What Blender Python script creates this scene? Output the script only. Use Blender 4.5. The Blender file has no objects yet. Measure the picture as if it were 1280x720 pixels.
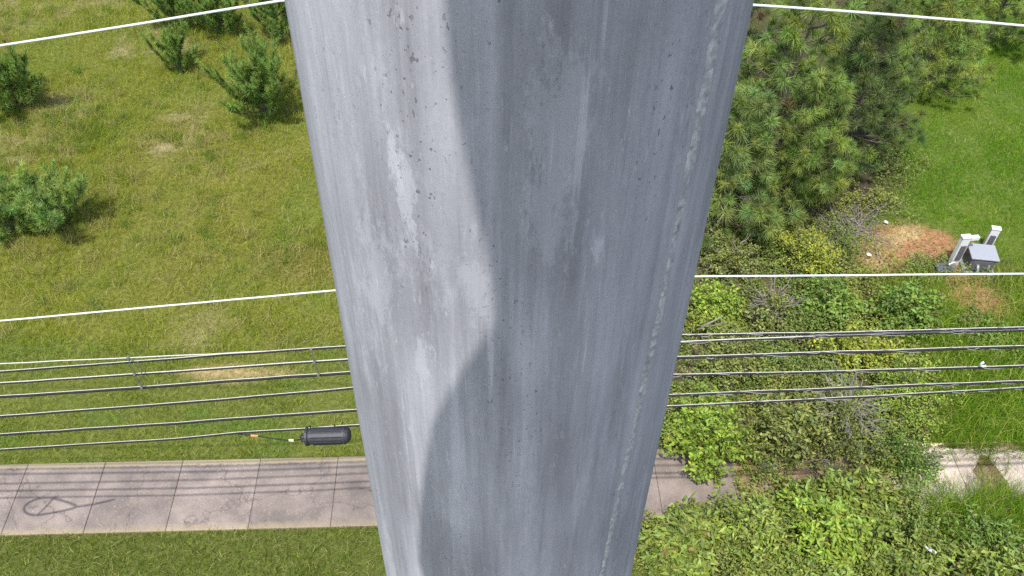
import bpy, bmesh, math, random
import numpy as np
from mathutils import Vector, Matrix

random.seed(7)
R = np.random.default_rng(11)
SC = bpy.context.scene
COL = SC.collection

# ------------------------------------------------------------------ camera
H = 15.2                       # camera height on the concrete pole (m)
F = 1120.0                     # focal length in photograph pixels (1280 wide)
PITCH = math.radians(46.5)
ROLL = math.radians(0.97)
cam_d = bpy.data.cameras.new('camera')
cam_d.sensor_width = 36.0
cam_d.lens = 36.0 * F / 1280.0
cam_d.clip_start = 0.02
cam_d.clip_end = 3000.0
cam = bpy.data.objects.new('camera', cam_d)
COL.objects.link(cam)
CM = Matrix.Rotation(math.pi/2 - PITCH, 3, 'X') @ Matrix.Rotation(ROLL, 3, 'Z')
cam.matrix_world = Matrix.Translation((0, 0, H)) @ CM.to_4x4()
SC.camera = cam

# ------------------------------------------------------------------ light
SUN = Vector((-0.12, -0.45, 1.0)).normalized()
world = bpy.data.worlds.new('World')
SC.world = world
world.use_nodes = True
wn = world.node_tree
wn.nodes.clear()
sky = wn.nodes.new('ShaderNodeTexSky')
sky.sky_type = 'NISHITA'
sky.sun_disc = False
sky.dust_density = 2.2
sky.ozone_density = 0.7
sky.sun_elevation = math.asin(SUN.z)
sky.sun_rotation = math.atan2(SUN.x, SUN.y)
bg = wn.nodes.new('ShaderNodeBackground')
bg.inputs['Strength'].default_value = 0.15
wo = wn.nodes.new('ShaderNodeOutputWorld')
wn.links.new(sky.outputs[0], bg.inputs[0])
wn.links.new(bg.outputs[0], wo.inputs[0])
sd = bpy.data.lights.new('sun', 'SUN')
sd.energy = 3.0
sd.angle = math.radians(0.5)
sd.color = (1.0, 0.98, 0.945)
so = bpy.data.objects.new('sun', sd)
so.rotation_euler = SUN.to_track_quat('Z', 'Y').to_euler()
so.location = (0, 0, 40)
COL.objects.link(so)
SC.view_settings.view_transform = 'Standard'
SC.view_settings.look = 'None'
SC.view_settings.exposure = 1.0
SC.view_settings.gamma = 1.0
SC.render.filter_size = 1.7
SC.cycles.use_denoising = False
SC.cycles.max_bounces = 6
SC.cycles.transparent_max_bounces = 4

# ------------------------------------------------------------------ helpers
def ray(px, py):
    return CM @ Vector(((px - 640) / F, (360 - py) / F, -1.0))
def at(px, py, z=0.0):
    """world point at height z that the photograph shows at (px, py)"""
    d = ray(px, py)
    return Vector((0, 0, H)) + d * ((z - H) / d.z)
def aty(px, py, Y):
    d = ray(px, py)
    return Vector((0, 0, H)) + d * (Y / d.y)

def tag(o, label=None, cat=None, group=None, kind=None):
    if label: o['label'] = label
    if cat: o['category'] = cat
    if group: o['group'] = group
    if kind: o['kind'] = kind
    return o
def empty(name, loc=(0, 0, 0), rz=0.0):
    o = bpy.data.objects.new(name, None)
    o.location = loc
    o.rotation_euler = (0, 0, rz)
    COL.objects.link(o)
    return o
def link(name, me, parent=None, loc=None):
    o = bpy.data.objects.new(name, me)
    if parent is not None: o.parent = parent
    if loc is not None: o.location = loc
    COL.objects.link(o)
    return o
def npmesh(name, verts, faces, mat, col=None, smooth=False):
    """mesh from numpy arrays; faces is one (n,3) or (n,4) array"""
    verts = np.asarray(verts, np.float32); faces = np.asarray(faces, np.int32)
    n, k = faces.shape
    me = bpy.data.meshes.new(name)
    me.vertices.add(len(verts)); me.vertices.foreach_set('co', verts.ravel())
    me.loops.add(n * k); me.loops.foreach_set('vertex_index', faces.ravel())
    me.polygons.add(n)
    me.polygons.foreach_set('loop_start', np.arange(0, n * k, k, dtype=np.int32))
    me.polygons.foreach_set('loop_total', np.full(n, k, np.int32))
    if smooth: me.polygons.foreach_set('use_smooth', np.ones(n, bool))
    if col is not None:
        ca = me.color_attributes.new('Col', 'FLOAT_COLOR', 'POINT')
        c4 = np.ones((len(verts), 4), np.float32); c4[:, :3] = col
        ca.data.foreach_set('color', c4.ravel())
    me.update(calc_edges=True)
    me.materials.append(mat)
    return me

class MB:
    """collects simple shapes, builds one mesh object"""
    def __init__(s): s.v = []; s.f = []
    def add(s, v, f):
        b = len(s.v); s.v += [tuple(p) for p in v]; s.f += [tuple(b + i for i in q) for q in f]
    def box(s, c, d, m=None):
        x, y, z = d[0]/2, d[1]/2, d[2]/2
        v = [Vector((a*x, b*y, e*z)) for e in (-1, 1) for b in (-1, 1) for a in (-1, 1)]
        if m is not None: v = [m @ p for p in v]
        v = [p + Vector(c) for p in v]
        s.add(v, [(0,2,3,1),(4,5,7,6),(0,1,5,4),(2,6,7,3),(0,4,6,2),(1,3,7,5)])
    def tube(s, pts, rad, n=8, cap=True):
        pts = [Vector(p) for p in pts]
        if not hasattr(rad, '__len__'): rad = [rad] * len(pts)
        vs = []; prev = None
        for i, p in enumerate(pts):
            t = (pts[min(i+1, len(pts)-1)] - pts[max(i-1, 0)]).normalized()
            if prev is None:
                a = Vector((0, 0, 1)) if abs(t.z) < 0.9 else Vector((1, 0, 0))
                u = t.cross(a).normalized()
            else:
                u = (prev - t * prev.dot(t)).normalized()
            prev = u; w = t.cross(u)
            for k in range(n):
                g = 2 * math.pi * k / n
                vs.append(p + (u * math.cos(g) + w * math.sin(g)) * rad[i])
        fs = []
        for i in range(len(pts) - 1):
            for k in range(n):
                a, b = i*n + k, i*n + (k+1) % n
                fs.append((a, b, b + n, a + n))
        if cap:
            fs.append(tuple(reversed(range(n)))); fs.append(tuple(range((len(pts)-1)*n, len(pts)*n)))
        s.add(vs, fs)
    def lathe(s, prof, n=32, axis='Z', c=(0, 0, 0)):
        vs = []
        for (r, h) in prof:
            for k in range(n):
                g = 2*math.pi*k/n
                p = (r*math.cos(g), r*math.sin(g), h)
                if axis == 'X': p = (h, r*math.cos(g), r*math.sin(g))
                vs.append(Vector(p) + Vector(c))
        fs = []
        for i in range(len(prof)-1):
            for k in range(n):
                a, b = i*n+k, i*n+(k+1) % n
                fs.append((a, b, b+n, a+n))
        s.add(vs, fs)
    def build(s, name, mat, parent=None, loc=None, smooth=False, bevel=0.0):
        me = bpy.data.meshes.new(name)
        me.from_pydata(s.v, [], s.f)
        if smooth:
            me.polygons.foreach_set('use_smooth', np.ones(len(me.polygons), bool))
        me.update(); me.materials.append(mat)
        o = link(name, me, parent, loc)
        if bevel:
            b = o.modifiers.new('bevel', 'BEVEL'); b.width = bevel; b.segments = 2; b.limit_method = 'ANGLE'
        return o

def vn(x, y, seed=0):
    """value noise 0..1"""
    x = np.asarray(x, float); y = np.asarray(y, float)
    xi = np.floor(x).astype(np.int64); yi = np.floor(y).astype(np.int64)
    fx = x - xi; fy = y - yi
    fx = fx*fx*(3-2*fx); fy = fy*fy*(3-2*fy)
    def h(a, b):
        n = (a*374761393 + b*668265263 + seed*974711) & 0x7fffffff
        n = ((n ^ (n >> 13)) * 1274126177) & 0x7fffffff
        return ((n ^ (n >> 16)) & 0xffff) / 65535.0
    return (h(xi, yi)*(1-fx) + h(xi+1, yi)*fx)*(1-fy) + (h(xi, yi+1)*(1-fx) + h(xi+1, yi+1)*fx)*fy
def fbm(x, y, seed=0, o=4):
    t = 0; a = 0.5; s = 0
    for k in range(o):
        t = t + a*vn(np.asarray(x)*2**k, np.asarray(y)*2**k, seed+k*17); s += a; a *= 0.5
    return t / s
def sst(a, b, x):
    t = np.clip((x - a)/(b - a), 0, 1); return t*t*(3-2*t)

# ------------------------------------------------------------------ materials
class NT:
    def __init__(s, name):
        s.m = bpy.data.materials.new(name); s.m.use_nodes = True
        s.t = s.m.node_tree; s.n = s.t.nodes; s.n.clear()
        s.out = s.n.new('ShaderNodeOutputMaterial')
        s.b = s.n.new('ShaderNodeBsdfPrincipled')
        s.t.links.new(s.b.outputs[0], s.out.inputs[0])
    def new(s, t, **k):
        n = s.n.new(t)
        for a, v in k.items(): setattr(n, a, v)
        return n
    def L(s, a, b): s.t.links.new(a, b)
    def noise(s, vec, scale, detail=4, rough=0.55):
        n = s.new('ShaderNodeTexNoise')
        n.inputs['Scale'].default_value = scale; n.inputs['Detail'].default_value = detail
        n.inputs['Roughness'].default_value = rough
        if vec is not None: s.L(vec, n.inputs['Vector'])
        return n.outputs['Fac']
    def ramp(s, fac, stops):
        r = s.new('ShaderNodeValToRGB'); e = r.color_ramp.elements
        while len(e) < len(stops): e.new(0.5)
        for i, (p, c) in enumerate(stops):
            e[i].position = p; e[i].color = (*c, 1) if hasattr(c, '__len__') else (c, c, c, 1)
        s.L(fac, r.inputs[0]); return r.outputs[0]
    def mix(s, fac, a, b, mode='MIX'):
        n = s.new('ShaderNodeMix', data_type='RGBA', blend_type=mode)
        for i, x in ((0, fac), (6, a), (7, b)):
            if hasattr(x, 'is_output') or hasattr(x, 'links'): s.L(x, n.inputs[i])
            elif hasattr(x, '__len__'): n.inputs[i].default_value = (*x, 1)
            else: n.inputs[i].default_value = x
        return n.outputs[2]
    def coord(s, scale=(1, 1, 1), kind='Object'):
        tc = s.new('ShaderNodeTexCoord'); mp = s.new('ShaderNodeMapping')
        mp.inputs['Scale'].default_value = scale
        s.L(tc.outputs[kind], mp.inputs[0]); return mp.outputs[0]
    def bump(s, h, strength, dist):
        b = s.new('ShaderNodeBump'); b.inputs['Strength'].default_value = strength
        b.inputs['Distance'].default_value = dist
        s.L(h, b.inputs['Height']); s.L(b.outputs[0], s.b.inputs['Normal'])

def plain(name, c, rough=0.6, metal=0.0, var=0.25, scale=30):
    m = NT(name)
    n = m.noise(m.coord(), scale, 4)
    cc = m.ramp(n, [(0.3, tuple(x*(1-var) for x in c)), (0.7, tuple(min(1, x*(1+var)) for x in c))])
    m.L(cc, m.b.inputs['Base Color'])
    m.b.inputs['Roughness'].default_value = rough; m.b.inputs['Metallic'].default_value = metal
    return m.m

def foliage(name, trans=0.3, rough=0.6, spec=0.3):
    m = NT(name)
    a = m.new('ShaderNodeAttribute', attribute_name='Col')
    m.L(a.outputs['Color'], m.b.inputs['Base Color'])
    m.b.inputs['Roughness'].default_value = rough
    m.b.inputs['Specular IOR Level'].default_value = spec
    tr = m.new('ShaderNodeBsdfTranslucent')
    g = m.mix(1.0, a.outputs['Color'], (1.0, 1.05, 0.55), 'MULTIPLY')
    m.L(g, tr.inputs[0])
    mx = m.new('ShaderNodeMixShader'); mx.inputs[0].default_value = trans
    m.L(m.b.outputs[0], mx.inputs[1]); m.L(tr.outputs[0], mx.inputs[2]); m.L(mx.outputs[0], m.out.inputs[0])
    return m.m

def ground_mat():
    m = NT('ground_soil')
    a = m.new('ShaderNodeAttribute', attribute_name='Col')
    v = m.coord()
    n1 = m.ramp(m.noise(v, 9, 6, 0.7), [(0.3, 0.55), (0.7, 1.35)])
    n2 = m.ramp(m.noise(v, 70, 3, 0.7), [(0.3, 0.6), (0.7, 1.4)])
    c = m.mix(1.0, a.outputs['Color'], n1, 'MULTIPLY'); c = m.mix(1.0, c, n2, 'MULTIPLY')
    m.L(c, m.b.inputs['Base Color']); m.b.inputs['Roughness'].default_value = 0.95
    m.b.inputs['Specular IOR Level'].default_value = 0.1
    m.bump(m.noise(v, 45, 5, 0.7), 0.8, 0.03)
    return m.m

def slab_mat():
    m = NT('sidewalk_concrete')
    v = m.coord(kind='Object'); tc = m.new('ShaderNodeTexCoord')
    geo = m.new('ShaderNodeNewGeometry')
    oi = m.new('ShaderNodeObjectInfo')
    w = geo.outputs['Position']
    big = m.noise(w, 1.6, 5, 0.6); fine = m.noise(w, 60, 4, 0.7); sp = m.noise(w, 28, 2, 0.5)
    c = m.ramp(big, [(0.34, (0.130, 0.108, 0.095)), (0.50, (0.185, 0.150, 0.130)), (0.66, (0.240, 0.195, 0.168))])
    c = m.mix(1.0, c, m.ramp(fine, [(0.28, 0.62), (0.72, 1.35)]), 'MULTIPLY')
    c = m.mix(m.ramp(sp, [(0.64, 0.0), (0.70, 0.5)]), c, (0.40, 0.34, 0.28))
    wv = m.new('ShaderNodeVectorMath', operation='MULTIPLY_ADD'); nz = m.new('ShaderNodeTexNoise'); nz.inputs['Scale'].default_value = 4; nz.inputs['Detail'].default_value = 6
    m.L(w, nz.inputs['Vector']); m.L(nz.outputs['Color'], wv.inputs[0]); wv.inputs[1].default_value = (.5, .5, .5); m.L(w, wv.inputs[2])
    vo = m.new('ShaderNodeTexVoronoi', feature='DISTANCE_TO_EDGE'); vo.inputs['Scale'].default_value = .42; m.L(wv.outputs[0], vo.inputs['Vector'])
    c = m.mix(m.ramp(vo.outputs['Distance'], [(0.0, 0.7), (0.006, 0.0)]), c, (0.07, 0.058, 0.05))
    dk = m.noise(w, 3.7, 5, 0.7)
    c = m.mix(m.ramp(dk, [(0.60, 0.0), (0.74, 0.5)]), c, (0.13, 0.11, 0.10))
    # older soiled tan margin along both long edges
    sep = m.new('ShaderNodeSeparateXYZ'); m.L(tc.outputs['Generated'], sep.inputs[0])
    wob = m.new('ShaderNodeMath', operation='MULTIPLY_ADD')
    m.L(m.noise(w, 6, 4, 0.7), wob.inputs[0]); wob.inputs[1].default_value = 0.14; m.L(sep.outputs['Y'], wob.inputs[2])
    e = m.ramp(wob.outputs[0], [(0.08, 0.75), (0.17, 0.0), (0.99, 0.0), (1.04, 0.8)])
    c = m.mix(e, c, (0.29, 0.235, 0.145))
    tone = m.new('ShaderNodeMapRange'); m.L(oi.outputs['Random'], tone.inputs[0])
    tone.inputs[3].default_value = 0.82; tone.inputs[4].default_value = 1.02
    c = m.mix(1.0, c, tone.outputs[0], 'MULTIPLY')
    ca = m.new('ShaderNodeMix', data_type='RGBA', blend_type='MULTIPLY')
    m.L(c, ca.inputs[6]); m.L(oi.outputs['Color'], ca.inputs[7]); ca.inputs[0].default_value = 1.0
    m.L(ca.outputs[2], m.b.inputs['Base Color']); m.b.inputs['Roughness'].default_value = 0.9
    m.bump(fine, 0.35, 0.004)
    return m.m

def onpole(px, py, d=0.60, r=0.164):
    v = ray(px, py); A = v.x**2 + v.y**2; B = -2*v.y*d; t = (-B - math.sqrt(max(0, B*B - 4*A*(d*d - r*r))))/(2*A)
    p = v*t; return (p.x, p.y - d, H + p.z)
STAINS = [(onpole(488, 195), (.010, .035), .65), (onpole(505, 235), (.008, .06), .55), (onpole(585, 345), (.018, .05), .30), (onpole(470, 330), (.03, .09), .35),
          (onpole(745, 310), (.007, .022), .6), (onpole(560, 575), (.003, .03), .7), (onpole(524, 440), (.008, .05), .5), (onpole(690, 200), (.03, .12), .3)]
def m_sub(m, a, k):
    n = m.new('ShaderNodeMath', operation='SUBTRACT'); m.L(a, n.inputs[0]); n.inputs[1].default_value = k; return n.outputs[0]
def pole_mat():
    m = NT('spun_concrete')
    v = m.coord((1, 1, 1)); st = m.coord((1, 1, 0.045)); st2 = m.coord((1, 1, 0.11)); bl = m.coord((1, 1, 0.45))
    big = m.noise(bl, 7.5, 5, 0.6)
    c = m.ramp(big, [(0.30, (0.222, 0.218, 0.236)), (0.48, (0.274, 0.270, 0.292)), (0.70, (0.338, 0.333, 0.357))])
    band = m.noise(m.coord((1, 1, 0.10)), 24, 3, 0.5)
    c = m.mix(1.0, c, m.ramp(band, [(0.32, 0.80), (0.68, 1.20)]), 'MULTIPLY')
    s1 = m.noise(st, 85, 8, 0.75)
    c = m.mix(1.0, c, m.ramp(s1, [(0.30, 0.76), (0.5, 1.0), (0.70, 1.22)]), 'MULTIPLY')
    gr = m.noise(v, 260, 4, 0.7)
    c = m.mix(1.0, c, m.ramp(gr, [(0.3, 0.94), (0.7, 1.06)]), 'MULTIPLY')
    # pale lime bloom: broad patches broken by streaks, and thin scrape marks
    lim = m.noise(m.coord((1, 1, 0.30)), 15, 10, 0.78)
    c = m.mix(m.ramp(lim, [(0.57, 0.0), (0.64, 0.40)]), c, (0.44, 0.433, 0.458))
    scr = m.noise(m.coord((1, 1, 0.035)), 130, 3, 0.6)
    gate2 = m.ramp(m.noise(m.coord((1, 1, 0.5)), 9, 4, 0.6), [(0.47, 0.0), (0.6, 1.0)])
    c = m.mix(m.mix(1.0, m.ramp(scr, [(0.60, 0.0), (0.68, 0.55)]), gate2, 'MULTIPLY'), c, (0.455, 0.448, 0.475))
    tc = m.new('ShaderNodeTexCoord'); rag = m.noise(m.coord((1, 1, .35)), 42, 9, 0.85)
    for (cx, cy, cz), (ex, ez), am in STAINS:
        mp = m.new('ShaderNodeMapping', vector_type='POINT'); mp.inputs['Scale'].default_value = (1/ex, .001, 1/ez)
        mp.inputs['Location'].default_value = (-cx/ex, 0, -cz/ez); m.L(tc.outputs['Object'], mp.inputs[0])
        ln = m.new('ShaderNodeVectorMath', operation='LENGTH'); m.L(mp.outputs[0], ln.inputs[0])
        ad = m.new('ShaderNodeMath', operation='MULTIPLY_ADD'); m.L(rag, ad.inputs[0]); ad.inputs[1].default_value = 5.0; m.L(ln.outputs['Value'], ad.inputs[2])
        c = m.mix(m.ramp(m_sub(m, ad.outputs[0], 2.5), [(0.36, am), (0.68, 0.0)]), c, (0.455, 0.448, 0.475))
    dk = m.noise(m.coord((1.4, 1, 0.22)), 11, 6, 0.7)
    c = m.mix(m.ramp(dk, [(0.58, 0.0), (0.76, 0.5)]), c, (0.15, 0.15, 0.16))
    # bug holes
    pit = m.ramp(m.noise(m.coord((1, 1, 0.55)), 330, 2, 0.5), [(0.66, 0.0), (0.69, 0.8)])
    gate = m.ramp(m.noise(m.coord((1, 1, 0.13)), 17, 5, 0.65), [(0.50, 0.0), (0.60, 1.0)])
    pm = m.mix(1.0, pit, gate, 'MULTIPLY')
    flk = m.ramp(m.noise(m.coord((1, 1, 0.22)), 210, 4, 0.7), [(0.62, 0.0), (0.655, 0.55)])
    fg = m.ramp(m.noise(m.coord((1, 1, 0.3)), 15, 5, 0.7), [(0.46, 0.0), (0.56, 1.0)])
    c = m.mix(m.mix(1.0, flk, fg, 'MULTIPLY'), c, (0.43, 0.43, 0.44))
    c = m.mix(pm, c, (0.11, 0.11, 0.12))
    m.L(c, m.b.inputs['Base Color']); m.b.inputs['Roughness'].default_value = 0.82
    m.b.inputs['Specular IOR Level'].default_value = 0.25
    sub = m.new('ShaderNodeMath', operation='SUBTRACT'); m.L(s1, sub.inputs[0]); m.L(pm, sub.inputs[1])
    m.bump(sub.outputs[0], 0.35, 0.002)
    return m.m

M_LEAF = foliage('leaf', 0.38, 0.5, 0.35)
M_NEEDLE = foliage('pine_needle', 0.35, 0.55, 0.3)
M_GRASS = foliage('grass_blade', 0.42, 0.8, 0.02)
M_GROUND = ground_mat()
M_SLAB = slab_mat()
M_POLE = pole_mat()
M_JOINT = plain('joint_dirt', (0.12, 0.10, 0.08), 0.95)
M_SEAM = plain('seam_mortar', (0.35, 0.342, 0.34), 0.9, var=0.4, scale=160)
M_BARK = plain('bark', (0.085, 0.065, 0.05), 0.9)
M_TWIG = plain('dead_wood', (0.17, 0.145, 0.128), 0.85)
M_WIRE = plain('bare_aluminium', (0.50, 0.50, 0.48), 0.45, 0.0, 0.08)
M_CABLE = plain('black_jacket', (0.014, 0.013, 0.013), 0.6, 0.0, 0.3)
M_CABLE.node_tree.nodes['Principled BSDF'].inputs['Specular IOR Level'].default_value = 0.2
M_STRAND = plain('steel_strand', (0.42, 0.40, 0.34), 0.5, 0.0, 0.15)
M_LASH = plain('lashing_steel', (0.18, 0.175, 0.17), 0.6)
M_BLACK = plain('black_plastic', (0.020, 0.020, 0.024), 0.55, 0.0, 0.3)
M_ORANGE = plain('orange_tag', (0.62, 0.27, 0.12), 0.6)
M_CREAM = plain('cream_tag', (0.8, 0.72, 0.45), 0.6)
M_WHITEP = plain('white_paint', (0.52, 0.52, 0.50), 0.55, 0.0, 0.1)
M_GREYM = plain('grey_cabinet', (0.27, 0.28, 0.295), 0.5, 0.1, 0.08)
M_DARKM = plain('dark_cabinet', (0.10, 0.10, 0.11), 0.5, 0.2, 0.2)
M_WOOD = plain('weathered_pole_wood', (0.18, 0.13, 0.09), 0.9)
M_PORC = plain('grey_porcelain', (0.45, 0.46, 0.47), 0.25)

# ------------------------------------------------------------------ zones of the ground
SW_A, SW_B, SW_W = 8.36, 0.047, 1.52          # near kerb line y = A + B x, width
def sw_near(x): return SW_A + SW_B*x
def blob(px, py, rx, ry, x, y, seed, wob=0.5):
    c = at(px, py)
    d = np.sqrt(((x-c.x)/rx)**2 + ((y-c.y)/ry)**2)
    return 1 - sst(0.6, 1.15, d + wob*(fbm(x*1.3, y*1.3, seed)-0.5))
def verge(x, y):
    d = np.maximum(blob(1250, 648, 1.5, .55, x, y, 102, .9), blob(1185, 652, .9, .5, x, y, 103, .9))
    return np.maximum(np.maximum(d, blob(1262, 558, 1.3, .22, x, y, 105, .9)), blob(1195, 556, .9, .22, x, y, 106, .9))
def drift(x, y):
    d = np.maximum(blob(1232, 588, .36, 1.0, x, y, 101, 1.2), verge(x, y))
    return np.maximum(d, sst(4.15, 4.6, x + 1.2*(fbm(x*1.4, y*1.4, 104)-.5))*(1 - sst(7.5, 8.0, x + 1.0*(fbm(x*1.6, y*1.6, 107)-.5))))
def zones(x, y):
    """weights of the ground's areas at world x, y"""
    n = fbm(x*0.45, y*0.45, 3)
    z = {}
    right = sst(2.0, 3.2, x + 0.8*(n-0.5))
    z['mown'] = (1 - sst(12.0, 13.2, y + 1.6*(n-0.5)))*(1-right)
    z['near'] = (1 - sst(0.0, 0.3, y - sw_near(x)))*(1-right)
    lw = sst(0.0, 1.4, (x - 7.2) - 0.05*(y-14) + 1.5*(n-0.5))*sst(14.8, 16.3, y + 1.2*(n-0.5) + 0.25*(x-11))
    z['lawn'] = lw
    z['rank'] = sst(8.0, 9.3, x + 1.2*(n-0.5))*(1-sst(14.0, 16.0, y))*sst(9.6, 10.2, y)
    z['rank'] = np.maximum(z['rank'], sst(.35, .6, verge(x, y)))
    brush = right*(1-lw)*(1-z['rank'])
    z['brush'] = np.clip(brush, 0, 1)
    z['litter'] = np.maximum(blob(985, 160, 3.4, 4.6, x, y, 111, .6), blob(1060, 40, 3.2, 2.6, x, y, 112, .6))*sst(4.2, 5.6, x)  # pine floor, also carries the painted shade between the crowns
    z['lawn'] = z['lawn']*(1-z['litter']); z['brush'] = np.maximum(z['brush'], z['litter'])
    d = np.maximum(blob(1145, 303, 1.15, 0.9, x, y, 5, 1.3), blob(1100, 320, 0.7, 0.6, x, y, 6, 1.3)*0.8)
    d = np.maximum(d, blob(1222, 376, 0.75, 0.75, x, y, 7, .9))
    d = np.maximum(d, blob(1200, 345, 0.7, 0.45, x, y, 8)*0.7)
    z['dirt'] = d
    s = blob(40, 175, 1.5, 1.0, x, y, 9)
    for k, (px, py, rx, ry, w) in enumerate(((195, 55, 1.5, 1.1, .9), (235, 165, 1.1, 1.5, .8), (90, 130, 1.2, 1.0, .6), (250, 400, 0.8, 1.1, .3),
                             (15, 10, 1.5, 2.0, .5), (100, 5, 1.6, 1.0, .6), (340, 205, .8, .6, .4))):
        s = np.maximum(s, w*blob(px, py, rx, ry, x, y, 20+k))
    z['straw'] = s*sst(.30, .62, fbm(x*1.9, y*1.9, 121))
    z['bare'] = blob(290, 466, 1.25, 0.22, x, y, 31, 0.8)
    z['brown'] = np.maximum(blob(385, 330, 1.3, 0.9, x, y, 33)*.5, blob(340, 45, 1.0, .8, x, y, 34)*.6)
    return z
def mixc(c, w, t):
    w = np.asarray(w)[:, None]; return c*(1-w) + np.asarray(t)[None, :]*w
def ground_col(x, y, z):
    n = fbm(x*0.9, y*0.9, 41); n2 = fbm(x*0.25, y*0.25, 44)
    c = np.empty((len(x), 3)); c[:] = (0.345, 0.385, 0.050)
    c = mixc(c, sst(0.45, 0.7, n)*0.75, (0.27, 0.375, 0.046))
    c = mixc(c, sst(0.5, 0.75, n2)*0.5, (0.42, 0.385, 0.10))
    c = mixc(c, z['mown']*0.85, (0.235, 0.320, 0.052))
    c = mixc(c, z['mown']*sst(0.5, 0.68, fbm(x*1.1, y*2.0, 47))*0.6, (0.15, 0.325, 0.045))
    c = mixc(c, z['near'], (0.175, 0.255, 0.040))
    c = mixc(c, z['brush'], (0.17, 0.22, 0.045))
    c = mixc(c, z['lawn'], (0.17, 0.35, 0.028))
    c = mixc(c, z['lawn']*sst(0.5, 0.7, fbm(x*0.7, y*0.7, 48))*0.6, (0.24, 0.40, 0.035))
    c = mixc(c, z['rank'], (0.21, 0.36, 0.05))
    c = mixc(c, z['brown']*(1-z['lawn']), (0.34, 0.255, 0.105))
    c = c*np.array([.66, .70, .37])
    c = mixc(c, z['straw']*0.75*sst(.25,.7,fbm(x*2.5,y*2.5,49)), (0.33, 0.28, 0.13))
    return c

# ground sheet: fine near, coarse to the horizon
fx = np.concatenate([[-1500, -500, -200, -90, -50, -32], np.linspace(-22, 22, 221), [32, 50, 90, 200, 500, 1500]])
fy = np.concatenate([[-1500, -500, -200, -90, -40, -15], np.linspace(3, 36, 166), [45, 60, 100, 220, 500, 1500]])
gx, gy = np.meshgrid(fx, fy); gx = gx.ravel(); gy = gy.ravel()
zz = zones(gx, gy)
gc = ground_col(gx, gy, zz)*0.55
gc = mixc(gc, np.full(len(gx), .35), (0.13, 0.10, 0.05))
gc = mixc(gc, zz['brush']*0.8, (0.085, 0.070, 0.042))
gc = mixc(gc, zz['litter']*.9, (0.050, 0.040, 0.026))  # pine floor darkened in colour for the shade in the crown gaps
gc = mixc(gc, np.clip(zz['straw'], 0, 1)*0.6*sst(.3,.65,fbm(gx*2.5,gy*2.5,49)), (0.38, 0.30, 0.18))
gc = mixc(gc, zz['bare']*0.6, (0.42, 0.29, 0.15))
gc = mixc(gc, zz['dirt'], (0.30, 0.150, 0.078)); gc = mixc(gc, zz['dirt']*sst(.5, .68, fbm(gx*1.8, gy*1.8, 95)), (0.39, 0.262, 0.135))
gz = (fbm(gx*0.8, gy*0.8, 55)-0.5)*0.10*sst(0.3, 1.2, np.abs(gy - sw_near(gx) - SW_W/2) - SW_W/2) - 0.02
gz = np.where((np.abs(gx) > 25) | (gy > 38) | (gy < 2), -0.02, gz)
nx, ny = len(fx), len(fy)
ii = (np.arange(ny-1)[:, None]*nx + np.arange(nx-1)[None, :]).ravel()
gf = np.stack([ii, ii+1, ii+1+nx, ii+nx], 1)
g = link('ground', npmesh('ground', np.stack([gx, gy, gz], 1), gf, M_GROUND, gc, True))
tag(g, kind='structure')

# ------------------------------------------------------------------ sidewalk: one bed, slabs of its own
sw = empty('sidewalk', (0, SW_A, 0), math.atan(SW_B))
tag(sw, kind='structure')
bed = MB(); bed.box((0, SW_W/2, -0.035), (60, SW_W-0.01, 0.09))
bed.build('joint_bed', M_JOINT, sw)
def slab_mesh(w):
    b = MB(); e = 0.008; z0, z1 = -0.03, 0.032
    x0, x1, y0, y1 = 0, w, 0, SW_W
    v = [(x0, y0, z0), (x1, y0, z0), (x1, y1, z0), (x0, y1, z0), (x0, y0, z1-e), (x1, y0, z1-e), (x1, y1, z1-e), (x0, y1, z1-e),
         (x0+e, y0+e, z1), (x1-e, y0+e, z1), (x1-e, y1-e, z1), (x0+e, y1-e, z1)]
    f = [(0, 3, 2, 1), (8, 9, 10, 11)] + [(k, (k+1) % 4, 4+(k+1) % 4, 4+k) for k in range(4)] + [(4+k, 4+(k+1) % 4, 8+(k+1) % 4, 8+k) for k in range(4)]
    me = bpy.data.meshes.new('slab'); me.from_pydata(v, [], f); me.update(); me.materials.append(M_SLAB); return me
joints = [-18.3, -16.8, -15.3, -13.8, -12.3, -10.82, -9.32, -7.83, -6.33, -4.82, -3.30, -1.76, -0.2, 1.36, 2.93, 4.42, 5.92, 7.42, 8.92, 10.42, 11.92, 13.42, 14.92, 16.42, 17.92]
cache = {}
rs = random.Random(3)
for a, b in zip(joints[:-1], joints[1:]):
    w = round(b - a - 0.010, 3)
    if w not in cache: cache[w] = slab_mesh(w)
    s = link('slab', cache[w], sw, (a, 0, rs.uniform(-.002, .003)))
    s.rotation_euler = (rs.uniform(-.002, .002), rs.uniform(-.0015, .0015), 0)
    t = 1.0
    if a > 7.2: t = 2.3                              # paler concrete past the brush
    if a > 10: t = 2.8
    s.color = (t, t*0.985, t*0.95, 1)

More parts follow.
